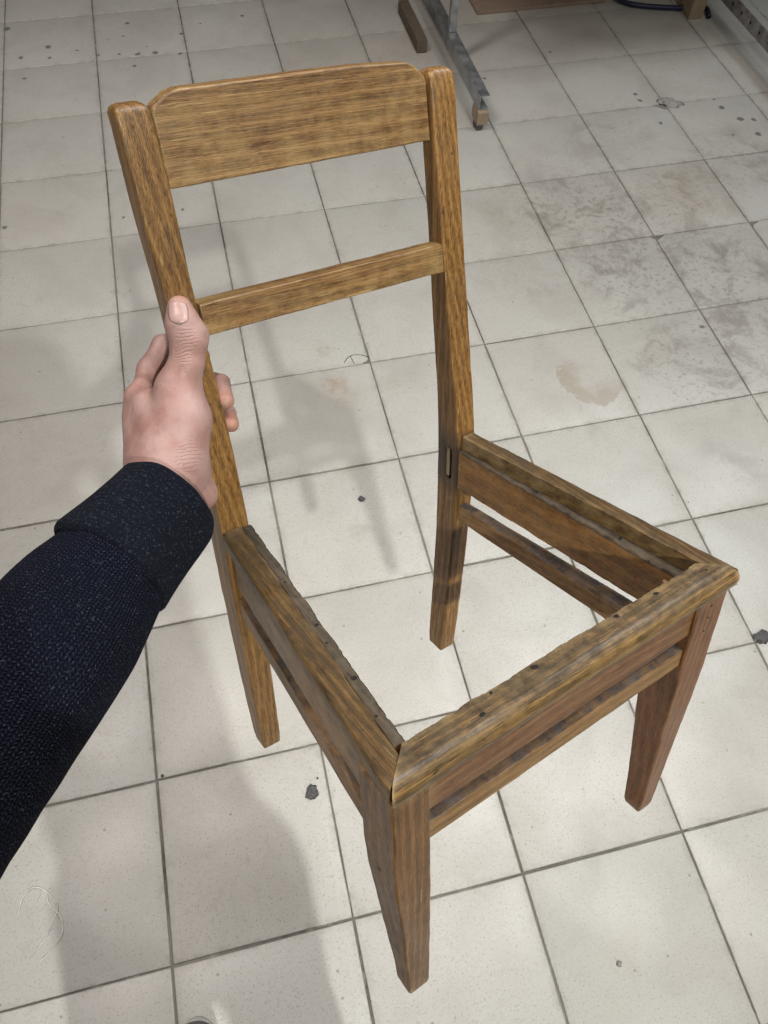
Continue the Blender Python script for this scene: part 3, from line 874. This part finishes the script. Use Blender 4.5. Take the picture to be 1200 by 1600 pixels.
def mat_skin():
    k = NT('skin'); p = k.pos()
    n1 = k.noise(p, 55, 4); n2 = k.noise(p, 110, 4); n3 = k.noise(p, 900, 2)
    c = k.mix(k.mr(n1, 0.35, 0.65), (0.370, 0.200, 0.168), (0.470, 0.305, 0.268))
    c = k.mix(k.mr(n2, 0.5, 0.72, 0, 0.35), c, (0.38, 0.19, 0.155))
    # flush of the finger ends
    for q, r0, st in ((hp(356, 632, .79), .022, .55), (hp(363, 664, .80), .018, .55), (hp(284, 480, .67), .016, .35), (hp(305, 560, .67), .020, .25), (hp(325, 770, .715), .022, .3)):
        d = k.vmath('DISTANCE', p, tuple(float(x) for x in q))
        c = k.mix(k.mr(d, r0, r0 * .2, 0, st, True), c, (0.52, 0.255, 0.165))
    k.put(k.b.inputs['Base Color'], c)
    c = k.mix(k.mr(k.noise(p, 330, 3, .6), .54, .72, 0, .30), c, (0.33, 0.15, 0.12))
    c = k.mix(k.mr(k.noise(p, 45, 5, .65), .55, .75, 0, .45), c, (0.47, 0.32, 0.25))
    k.put(k.b.inputs['Roughness'], k.mr(n2, 0.3, 0.7, 0.42, 0.60))
    k.b.inputs['Subsurface Weight'].default_value = 0.10
    k.b.inputs['Subsurface Radius'].default_value = (0.010, 0.004, 0.002)
    k.b.inputs['Subsurface Scale'].default_value = 0.6
    # creases over the thumb joint and the wrist
    def crease(u, v, d, dirpx, rad, freq):
        q = hp(u, v, d); ax = hp(u + dirpx[0], v + dirpx[1], d) - q; ax = ax / np.linalg.norm(ax)
        l = k.vmath('DOT_PRODUCT', k.vmath('SUBTRACT', p, tuple(map(float, q))), tuple(map(float, ax)))
        w = k.math('ADD', k.math('MULTIPLY', l, freq), k.math('MULTIPLY', k.noise(p, 110, 4), 17.0))
        s_ = k.math('POWER', k.math('ADD', k.math('MULTIPLY', k.math('SINE', w), .5), .5), 5.0)
        dd = k.vmath('DISTANCE', p, tuple(map(float, q)))
        return k.math('MULTIPLY', s_, k.mr(dd, rad, rad * .3, 0, 1, True))
    cr = k.math('ADD', crease(292, 528, .665, (1, 8), .011, 2600), k.math('ADD', crease(300, 712, .66, (1, 8), .018, 2400), crease(285, 556, .665, (1, 8), .010, 3000)))
    cell = k.n('ShaderNodeTexVoronoi', {'Vector': p, 'Scale': 900.0}).outputs[0]
    h = k.math('ADD', k.math('MULTIPLY', n2, .5), k.math('ADD', k.math('MULTIPLY', cell, 0.10), k.math('MULTIPLY', cr, -0.42)))
    web = k.math('ADD', crease(238, 600, .70, (6, -5), .009, 2200), crease(230, 655, .70, (7, 2), .020, 1100))
    h = k.math('ADD', h, k.math('ADD', k.math('MULTIPLY', web, -.35), k.math('MULTIPLY', k.noise(p, 260, 4, .65), .35)))
    k.put(k.b.inputs['Normal'], k.bump(h, 0.7, 0.0013))
    return k.mat

def mat_knit(name, cols, rows, col, fleck, fl=0.5, lo=.25, hi=1.7):
    """stocking stitch: cols stitches round, rows along (from UV)"""
    k = NT(name)
    uv = k.n('ShaderNodeTexCoord').outputs['UV']
    p = k.pos()
    jw = k.vmath('MULTIPLY', k.vmath('SUBTRACT', k.n('ShaderNodeTexNoise', {'Vector': p, 'Scale': 60.0, 'Detail': 3.0}).outputs[1], (.5, .5, .5)), (0.012, 0.010, 0))
    sx = k.n('ShaderNodeSeparateXYZ', {0: k.vmath('ADD', uv, jw)})
    cu = k.math('MULTIPLY', sx.outputs[0], cols); cv = k.math('MULTIPLY', sx.outputs[1], rows)
    fu = k.math('ABSOLUTE', k.math('SUBTRACT', k.math('FRACT', cu), 0.5))            # 0 mid .. 0.5 edge
    leg_ = k.math('SINE', k.math('MULTIPLY', fu, 2 * math.pi))                        # bulge of each half stitch
    vv = k.math('FRACT', k.math('ADD', cv, k.math('MULTIPLY', fu, 1.3)))
    yarn = k.math('SINE', k.math('MULTIPLY', vv, math.pi))
    h = k.math('MULTIPLY', k.math('POWER', leg_, .6), k.math('POWER', yarn, .7))
    nf = k.noise(p, 620, 3, .7); nb = k.noise(p, 14, 3)
    c = k.mix(k.mr(h, 0.15, 0.95), tuple(x * lo for x in col), tuple(x * hi for x in col))
    c = k.mix(k.mr(nb, .4, .65, 0, .35), c, tuple(x * .6 for x in col))
    c = k.mix(k.math('MULTIPLY', k.mr(nf, .54, .68), k.mr(h, .25, .8, .15, fl)), c, fleck)
    n4 = k.noise(p, 300, 2, .6)
    c = k.mix(k.mr(n4, .64, .74, 0, fl), c, tuple(x * .8 for x in fleck))
    k.put(k.b.inputs['Base Color'], c)
    k.b.inputs['Roughness'].default_value = 0.95
    k.b.inputs['Specular IOR Level'].default_value = 0.15
    k.b.inputs['Sheen Weight'].default_value = 0.0
    k.b.inputs['Sheen Roughness'].default_value = 0.5
    hh = k.math('ADD', h, k.math('MULTIPLY', nf, .45))
    k.put(k.b.inputs['Normal'], k.bump(hh, 0.9, 0.0022))
    return k.mat

M['skin'] = mat_skin()
NAVY = (0.0056, 0.0074, 0.0185)
M['knit'] = mat_knit('navy_knit', 62, 125, NAVY, (0.075, 0.084, 0.11), .7)
M['cuff'] = mat_knit('navy_felted_knit', 120, 90, (0.0105, 0.0135, 0.0255), (0.11, 0.122, 0.155), .75, .6, 1.1)
M['jumper'] = mat_plain('navy_wool', (0.012, 0.015, 0.027), 0.95, 0, 500, .6, .5)
M['trouser'] = mat_plain('dark_denim', (0.035, 0.040, 0.055), 0.9, 0, 400, .4, .3)
M['shoe'] = mat_plain('grey_suede', (0.13, 0.12, 0.11), 0.9, 0, 200, .3, .3)
M['sole'] = mat_plain('pale_rubber', (0.45, 0.43, 0.40), 0.8)
M['hair'] = mat_plain('dark_hair', (0.020, 0.014, 0.010), 0.6, 0, 300, .4, .5)
def mat_nail():
    k = NT('fingernail'); p = k.pos()
    c = k.mix(k.mr(k.noise(p, 160, 2), .35, .65), (0.45, 0.275, 0.24), (0.52, 0.345, 0.30))
    k.put(k.b.inputs['Base Color'], c); k.b.inputs['Roughness'].default_value = 0.36
    return k.mat
M['nail'] = mat_nail()

base_pt = Vector((float(pelvis[0]), float(pelvis[1]), 0.0))
person = empty('person', Matrix.Translation(base_pt))
tag(person, 'person in a dark navy knitted jumper holding the chair up by its back post', 'person')
inv0 = Matrix.Translation(-base_pt)
def plink(name, V, Fc, mat, parent=None, smooth=True):
    me = pydata(name, np.asarray(V) - np.array(base_pt), Fc)
    return link(name, me, mat, parent or person, smooth=smooth)
body = plink('body', allV, allQ, M['skin'])
tag(body, 'bare left hand gripping the chair post, thumb along its front')

# thumb nail: a curved plate laid on the thumb
def march(u, v, d0=.55, d1=.72):
    r = ray(u, v); lo = d0
    for _ in range(400):
        pnt = CAM + r * lo * S
        dd = float(sdf_eval(hand_prims, pnt[None, :])[0])
        if dd < 2e-5: return pnt
        lo += max(dd / S * .7, 1e-5)
        if lo > d1: return None
    return pnt
def sdf_normal(pnt):
    e = 4e-4
    g = np.array([float((sdf_eval(hand_prims, (pnt + e * np.eye(3)[i])[None, :]) - sdf_eval(hand_prims, (pnt - e * np.eye(3)[i])[None, :]))[0]) for i in range(3)])
    return g / np.linalg.norm(g)
nv, nf_ = [], []
A_, B_ = 9, 10
for j in range(B_ + 1):
    for i in range(A_ + 1):
        a = i / A_ * 2 - 1; b = j / B_ * 2 - 1
        sq = (1 - .10 * max(0, -b) ** 3 * 1.5)
        w = 16.2 * sq * (1 - 0.22 * max(0, b) ** 4)
        cv = (a * a) * (2.5 if b > .3 else 0)
        u = 278.0 + a * w + b * 1.6 + 0.6
        v_ = 488.5 + b * (18.5 - 4.5 * a * a)
        pnt = march(u, v_)
        nn = sdf_normal(pnt)
        lift = 0.0006 * (1 - .75 * abs(a) ** 3) * (1.0 if b < .75 else 1 - (b - .75) * 3.2)
        nv.append(pnt + nn * lift)
for j in range(B_):
    for i in range(A_):
        q = j * (A_ + 1) + i
        nf_.append((q, q + 1, q + A_ + 2, q + A_ + 1))
top_n = len(nv)
nv += [p - sdf_normal(p) * .0012 for p in nv[:]]
nf_ += [tuple(top_n + x for x in reversed(f_)) for f_ in nf_[:]]
edge_loop = [i for i in range(A_ + 1)] + [(j + 1) * (A_ + 1) - 1 for j in range(1, B_ + 1)] + [B_ * (A_ + 1) + i for i in range(A_ - 1, -1, -1)] + [j * (A_ + 1) for j in range(B_ - 1, 0, -1)]
for q in range(len(edge_loop)):
    a, b = edge_loop[q], edge_loop[(q + 1) % len(edge_loop)]
    nf_.append((a, b, b + top_n, a + top_n))
nailo = plink('thumbnail', nv, nf_, M['nail'], body)

# jumper: torso, sleeves, turned-back cuff
jp = []
for a, b, ra, rb, k in bd[:3]: jp.append((a, b, ra + .016, rb + .014, k))
jp.append((np.array(pelvis) + [0, 0, .02], belly, .142, .132, .04))
jp.append((chest + [0, 0, .1], sh_l, .086, .074, .04)); jp.append((chest + [0, 0, .1], sh_r, .086, .074, .04))
jp.append((sh_l, sh_l * .9 + elbow * .1, .070, .062, .03)); jp.append((sh_r, sh_r * .7 + elb_r * .3, .072, .066, .03))
Vj, Qj = sdf_mesh(jp, 0.009)
jumper = plink('jumper', Vj, Qj, M['jumper'])

def tube(path, radii, n, twist=0.0, wob=0.0, ell=None, close_ends=False):
    """rings round a smooth path; returns verts, faces, uv per loop via ring/column index"""
    path = [np.asarray(p, float) for p in path]
    rings = []
    up = np.array([0.13, 0.25, 0.96])
    for i, c in enumerate(path):
        tn = path[min(i + 1, len(path) - 1)] - path[max(i - 1, 0)]; tn /= np.linalg.norm(tn)
        x = np.cross(up, tn); x /= np.linalg.norm(x); y = np.cross(tn, x)
        ring = []
        for j in range(n):
            a = 2 * math.pi * j / n
            r = radii[i]
            if wob:
                q = Vector((c[0] * 22 + math.cos(a) * 1.1, c[1] * 22 + math.sin(a) * 1.1, c[2] * 22))
                r *= 1 + wob * mnoise.noise(q) + wob * .5 * mnoise.noise(q * 2.3)
            ring.append(c + (x * math.cos(a) + y * math.sin(a)) * r)
        rings.append(ring)
    return rings

def tube_obj(name, rings, mat, parent, lens):
    n = len(rings[0])
    V = [p for r in rings for p in r] ; Fc = []
    for k in range(len(rings) - 1):
        for i in range(n):
            Fc.append((k * n + i, k * n + (i + 1) % n, (k + 1) * n + (i + 1) % n, (k + 1) * n + i))
    me = bpy.data.meshes.new(name)
    me.from_pydata([tuple(map(float, np.asarray(p) - np.array(base_pt))) for p in V], [], Fc)
    uvl = me.uv_layers.new(name='UVMap')
    li = 0
    for k in range(len(rings) - 1):
        for i in range(n):
            for (kk, ii) in ((k, i), (k, i + 1), (k + 1, i + 1), (k + 1, i)):
                uvl.data[li].uv = (ii / n, lens[kk]); li += 1
    me.update()
    return link(name, me, mat, parent)

def spline(pts, n):
    """Catmull-Rom through rows (x, y, z, r)"""
    pts = np.array(pts, float)
    pts = np.vstack([2 * pts[0] - pts[1], pts, 2 * pts[-1] - pts[-2]])
    out = []
    for i in range(1, len(pts) - 2):
        for t in np.linspace(0, 1, n, endpoint=False):
            p0, p1, p2, p3 = pts[i - 1:i + 3]
            out.append(.5 * (2 * p1 + (p2 - p0) * t + (2 * p0 - 5 * p1 + 4 * p2 - p3) * t * t + (3 * p1 - p0 - 3 * p2 + p3) * t ** 3))
    out.append(pts[-2])
    return np.array(out)

def arm_row(u, v, d, rpx): return [*hp(u, v, d), hr(rpx, d)]
ctrl = [arm_row(225, 828, .648, 84), arm_row(170, 893, .620, 98), arm_row(118, 958, .596, 117), arm_row(58, 1042, .565, 130), arm_row(-3, 1120, .540, 136), arm_row(-75, 1226, .510, 140), arm_row(-140, 1326, .486, 144), arm_row(-190, 1400, .466, 142)]
mid = sh_l * .5 + elbow * .5
ctrl += [[*mid, .064], [*sh_l, .070]]
sp = spline(ctrl, 26)
lens = np.concatenate([[0], np.cumsum(np.linalg.norm(np.diff(sp[:, :3], axis=0), axis=1))]) / 0.30
sleeve = tube_obj('sleeve', tube(sp[:, :3], sp[:, 3], 120, wob=.028), M['knit'], jumper, lens)
# right sleeve
sr = spline([[*(wr_r * .85 + elb_r * .15), .042], [*(wr_r * .4 + elb_r * .6), .050], [*elb_r, .056], [*(sh_r * .5 + elb_r * .5), .062], [*sh_r, .070]], 12)
lens2 = np.concatenate([[0], np.cumsum(np.linalg.norm(np.diff(sr[:, :3], axis=0), axis=1))]) / 0.30
tube_obj('sleeve', tube(sr[:, :3], sr[:, 3], 60, wob=.02), M['knit'], jumper, lens2)
# cuff: folded back over the sleeve, standing off it
c0 = np.array(arm_row(258, 789, .664, 87)); c1 = np.array(arm_row(218, 836, .644, 94)); c2 = np.array(arm_row(174, 886, .622, 106))
cs_ = spline([c2, c1, c0], 14)
ax_ = cs_[-1, :3] - cs_[-2, :3]; ax_ /= np.linalg.norm(ax_)
path, rad = [], []
thk = .0042
bx_ = cs_[0, :3] - cs_[1, :3]; bx_ /= np.linalg.norm(bx_)
for f_ in (0.15, .35, .6, .85):                                   # inner side at the sleeve end
    q = cs_[int((1 - f_) * 10)]
    path.append(q[:3]); rad.append(q[3] - thk * 2.0)
for t in np.linspace(-90, 90, 7)[1:-1]:                           # rounded back edge
    path.append(cs_[0, :3] + bx_ * thk * math.cos(math.radians(t))); rad.append(cs_[0, 3] - thk + thk * math.sin(math.radians(t)))
for q in cs_: path.append(q[:3]); rad.append(q[3])
for t in np.linspace(90, -90, 9)[1:]:
    path.append(cs_[-1, :3] + ax_ * thk * 1.3 * math.cos(math.radians(t))); rad.append(cs_[-1, 3] - thk * 1.3 + thk * 1.3 * math.sin(math.radians(t)))
for q in cs_[::-1][1:16]: path.append(q[:3]); rad.append(q[3] - thk * 2.6)
def fixed_tube(path, rad, axis_pts, n, wob):
    up = np.array([0.13, 0.25, 0.96]); tn = axis_pts[-1] - axis_pts[0]; tn /= np.linalg.norm(tn)
    x = np.cross(up, tn); x /= np.linalg.norm(x); y = np.cross(tn, x)
    rings = []
    for c, r in zip(path, rad):
        ring = []
        for j in range(n):
            a = 2 * math.pi * j / n
            q = Vector((math.cos(a) * 1.3, math.sin(a) * 1.3, float(c @ tn) * 20))
            ring.append(c + (x * math.cos(a) + y * math.sin(a)) * r * (1 + wob * mnoise.noise(q)) + tn * .0035 * mnoise.noise(Vector((math.cos(a) * 1.6, math.sin(a) * 1.6, 9))))
        rings.append(ring)
    return rings
rg = fixed_tube(path, rad, cs_[:, :3], 110, .045)
pl = np.array(path); lens3 = np.concatenate([[0], np.cumsum(np.linalg.norm(np.diff(pl, axis=0), axis=1))]) / 0.30
cuff = tube_obj('cuff', rg, M['cuff'], jumper, lens3)
tag(cuff, 'turned back felted cuff of the jumper')

# trousers, shoes, hair
tp = [(pelvis, pelvis + [0, 0, .06], .142, .138, .04)]
for h_, k_, a_ in ((hipl, kneel, ankl), (hipr, kneer, ankr)):
    tp.append((h_, k_, .100, .074, .04)); tp.append((k_, a_ + [0, 0, .03], .072, .062, .03))
Vt, Qt = sdf_mesh(tp, 0.009)
plink('trousers', Vt, Qt, M['trouser'])
for a_, nm in ((ankl, 0), (ankr, 1)):
    q = np.array([a_[0], a_[1], 0.0])
    sp_ = [(q + [0, -.05, .055], q + [0, -.02, .09], .043, .045, .02), (q + [0, -.05, .048], q + [0, .06, .05], .045, .045, .03), (q + [0, .06, .048], q + [.0, .165, .042], .046, .040, .03)]
    Vs, Qs = sdf_mesh(sp_, 0.005)
    Vs[:, 2] = np.maximum(Vs[:, 2], 0.012)
    so = plink('shoe', Vs, Qs, M['shoe'])
    ol = []
    for z_, g in ((0.001, 0), (.004, .003), (.016, .003), (.019, 0)):
        ring = []
        for i in range(40):
            t = 2 * math.pi * i / 40
            yy = .06 + (.148 + g) * math.cos(t); xx = (.047 + g) * math.sin(t) * (1 - .10 * math.cos(t + 2.6))
            ring.append(q + [xx, yy, z_])
        ol.append(ring)
    v, f = loft([[tuple(p) for p in r_] for r_ in ol])
    plink('sole', v, f, M['sole'], so)
hb = [(head + [0, -.03, .065], head + [0, -.02, .03], .088, .092, .02), (head + [0, -.05, .0], head + [0, -.055, -.05], .070, .055, .03)]
Vx, Qx = sdf_mesh(hb, 0.008)
plink('hair', Vx, Qx, M['hair'])

# ------------------------------------------------------------------ workbench frame on blocks at the back
def box_obj(name, lo, hi, mat, parent=None, bev=.002, mw=None):
    bm = bmesh.new()
    bmesh.ops.create_cube(bm, size=1)
    d = Vector(hi) - Vector(lo); c = (Vector(hi) + Vector(lo)) / 2
    # grain along the longest side
    for v in bm.verts: v.co = Vector((v.co.x * d.x, v.co.y * d.y, v.co.z * d.z))
    if bev: bmesh.ops.bevel(bm, geom=list(bm.edges), offset=bev, segments=2, affect='EDGES', profile=.6)
    rot = Matrix.Identity(4)
    if d.y >= d.x and d.y >= d.z: rot = AX['y'].to_4x4()
    elif d.z > d.x: rot = AX['z'].to_4x4()
    bm.transform(rot.inverted())
    me = bpy.data.meshes.new(name); bm.to_mesh(me); bm.free()
    mt = Matrix.Translation(c) @ rot
    o = link(name, me, mat, parent, mt, smooth=False)
    return o

bench = empty('workbench', Matrix.Translation((2.2, 0.0, 0)))
tag(bench, 'steel framed workbench, its legs on runners raised on wooden blocks', 'workbench')
BO = Vector((-2.2, 0, 0))
def bbox(name, lo, hi, mat, bev=.002):
    return box_obj(name, tuple(Vector(lo) + BO), tuple(Vector(hi) + BO), mat, bench, bev)
def extr(name, prof, y0, y1, mat, n=2):
    """profile (x, z) swept along y"""
    rings = [[(x + BO.x, y, z) for x, z in prof] for y in np.linspace(y0, y1, n)]
    v, f = loft(rings)
    c = Vector(np.mean(np.array(v), axis=0))
    inv = AX['y'].transposed()
    me = pydata(name, [inv @ (Vector(p) - c) for p in v], f)
    return link(name, me, mat, bench, Matrix.Translation(c) @ AX['y'].to_4x4(), smooth=False)
XL, ZB = 1.605, 0.068
# left runner: a channel open to the side
chn = [(XL - .017, ZB), (XL + .017, ZB), (XL + .017, ZB + .003), (XL - .013, ZB + .003), (XL - .013, ZB + .047), (XL + .017, ZB + .047), (XL + .017, ZB + .050), (XL - .017, ZB + .050)]
extr('runner', chn, -1.00, .95, M['steel'])
bbox('post', (XL - .012, -.60, ZB + .0505), (XL + .014, -.574, .84), M['steel'])
bbox('post', (XL - .016, .60, ZB + .0505), (XL + .016, .632, .84), M['steel'])
# right runner: angle iron with holes
XR = 2.735
ang = [(XR - .022, .100), (XR + .022, .100), (XR + .022, .104), (XR - .018, .104), (XR - .018, .150), (XR - .022, .150)]
extr('runner', ang, -1.50, .95, M['iron'])
bbox('post', (XR - .015, -.42, .1045), (XR + .019, -.386, .84), M['iron'])
bbox('post', (XR - .015, .60, .1045), (XR + .019, .634, .84), M['iron'])
for i in range(24):
    y = -1.45 + i * .07
    N = 8
    vs = [(XR - .0226 + BO.x + dx, y + .006 * math.cos(2 * math.pi * j / N), .126 + .006 * math.sin(2 * math.pi * j / N)) for dx in (0, .0008) for j in range(N)]
    fs = [tuple(range(N)), tuple(range(N, 2 * N))] + [(j, (j + 1) % N, N + (j + 1) % N, N + j) for j in range(N)]
    link('bolt_hole', pydata('bolt_hole', vs, fs), M['dark'], bench, smooth=False)
bbox('crossbar', (XL + .0165, .606, .30), (XR - .0155, .626, .34), M['steel'])
bbox('table_top', (XL - .12, -.90, .8405), (XR + .12, .95, .87), M['benchtop'])
# blocks
def block(lo, hi, label, mat=None):
    o = box_obj('wooden_block', lo, hi, mat or M['block'], None, .003)
    tag(o, label, 'wooden block', None)
    return o
block((XL - .022, -1.016, .0225), (XL + .018, -.95, .0675), 'pale wooden block under the end of the galvanised runner')
tag(box_obj('spacer', (XL - .020, -1.010, .0005), (XL + .004, -.97, .022), M['lint'], None, .004), 'small dark spacer between the floor and the pale block', 'spacer')
block((XL - .040, .70, .001), (XL + .040, .80, .0675), 'wooden block under the far end of the galvanised runner')
block((1.505, -.50, .001), (1.545, -.20, .048), 'long wooden batten lying beside the galvanised runner', M['oldblock'])
block((2.645, -.46, .001), (2.705, -.36, .0985), 'wooden block beside the cable under the angle iron runner')
block((XR - .045, .70, .001), (XR + .04, .80, .0985), 'wooden block under the far end of the angle iron runner')
block((XR - .03, -1.48, .001), (XR + .03, -1.40, .0985), 'wooden block under the near end of the angle iron runner')

# board lying on the floor under the bench
q0 = on_z(745, 24); 
pb = box_obj('board', (float(q0[0]), float(q0[1]), .0015), (float(q0[0]) + .55, float(q0[1]) + .62, .0135), M['board'], None, .0015)
tag(pb, 'pinkish flat board lying on the tiles under the workbench', 'board')

def curve_tube(name, pts, r, mat, res=6, n=10):
    sp_ = spline([[*p, r] for p in pts], n)
    rings = []
    up = np.array([0.02, 0.03, 1.0])
    for i, c in enumerate(sp_[:, :3]):
        tn = sp_[min(i + 1, len(sp_) - 1), :3] - sp_[max(i - 1, 0), :3]; tn /= np.linalg.norm(tn) + 1e-9
        x = np.cross(up, tn); x /= np.linalg.norm(x) + 1e-9; y = np.cross(tn, x)
        rings.append([tuple(c + (x * math.cos(2 * math.pi * j / res) + y * math.sin(2 * math.pi * j / res)) * r) for j in range(res)])
    v, f = loft(rings)
    return link(name, pydata(name, v, f), mat)
cb = [on_z(u, v, .0135) for u, v in ((925, -40), (955, -10), (975, 3), (1005, 9), (1050, 12), (1090, 13))]
cb += [on_z(1104, 14, .014), on_z(1108, 26, .0105)]
cab = curve_tube('cable', cb, .0095, M['cable'], 10, 12)
tag(cab, 'blue black rubber cable on the tiles beside the wooden block', 'cable')

# ------------------------------------------------------------------ small things on the floor
th1 = [(29, 1430), (32, 1412), (40, 1396), (52, 1387), (64, 1388), (76, 1396), (86, 1408), (90, 1420), (84, 1436), (76, 1456), (66, 1474), (54, 1486), (48, 1496)]
th2 = [(57, 1408), (63, 1396), (72, 1393), (75, 1408), (82, 1420), (92, 1428), (98, 1444), (96, 1462), (84, 1478), (72, 1494), (62, 1502)]
for q_, lab in ((th1, 'white cotton thread in a long open loop on the tiles'), (th2, 'white cotton thread twisted across the longer looped thread')):
    pts = [on_z(u, v, .0016 + .0012 * (i % 2)) for i, (u, v) in enumerate(q_)]
    tag(curve_tube('thread', pts, .0010, M['thread'], 5, 6), lab, 'thread')
for q_ in ([(538, 567), (543, 559), (553, 554.5), (566, 555), (577, 558)], [(547, 556.5), (551, 563), (553.5, 569)]):
    ck = curve_tube('crack', [on_z(u, v, -.0002) for u, v in q_], .0009, M['dark'], 5, 5)
    ck.parent = floor
def crumb(name, u, v, rad, hgt, mat, label, cat, seed, stretch=1.0, ang=0.0):
    bm = bmesh.new(); bmesh.ops.create_icosphere(bm, subdivisions=3, radius=1)
    for w in bm.verts:
        n_ = mnoise.noise(w.co * 1.6 + Vector((seed, 0, 0))) * .55 + mnoise.noise(w.co * 4 + Vector((seed, 3, 0))) * .25
        w.co = w.co * (1 + n_)
        w.co = Vector((w.co.x * rad * stretch, w.co.y * rad, max(w.co.z, -.3) * hgt))
    me = bpy.data.meshes.new(name); bm.to_mesh(me); bm.free()
    q = on_z(u, v)
    zmin = min(w.co.z for w in me.vertices)
    o = link(name, me, mat, None, Matrix.Translation((float(q[0]), float(q[1]), -zmin + .0004)) @ Matrix.Rotation(ang, 4, 'Z'))
    tag(o, label, cat)
crumb('lint_clump', 488, 1239, .0105, .004, M['lint'], 'dark grey lint clump on the tile below the left seat rail', 'lint', 1, 1.3, 1.2)
crumb('lint_clump', 565, 780, .0075, .003, M['lint'], 'small dark lint speck beside the chair shadow', 'lint', 2)
crumb('lint_clump', 1190, 996, .014, .006, M['lint'], 'dark dirt clump at the tile corner beside the front rail', 'lint', 3, 1.5, .3)
crumb('pebble', 967, 1506, .0045, .0035, M['mortar'], 'tiny pale pebble on the worn tile near the front legs', 'pebble', 4)
crumb('mortar_flake', 1047, 161, .026, .006, M['mortar'], 'grey mortar flake at a broken tile corner', 'mortar flake', 5, 1.5, -.6)
crumb('lint_clump', 496, 1176 + 40, .002, .0015, M['lint'], 'tiny dark crumb beside the grey lint clump', 'crumb', 6)
crumb('lint_clump', 245 + 9, 1212, .0028, .002, M['lint'], 'tiny dark crumb at the grout crossing under the sleeve', 'crumb', 7)
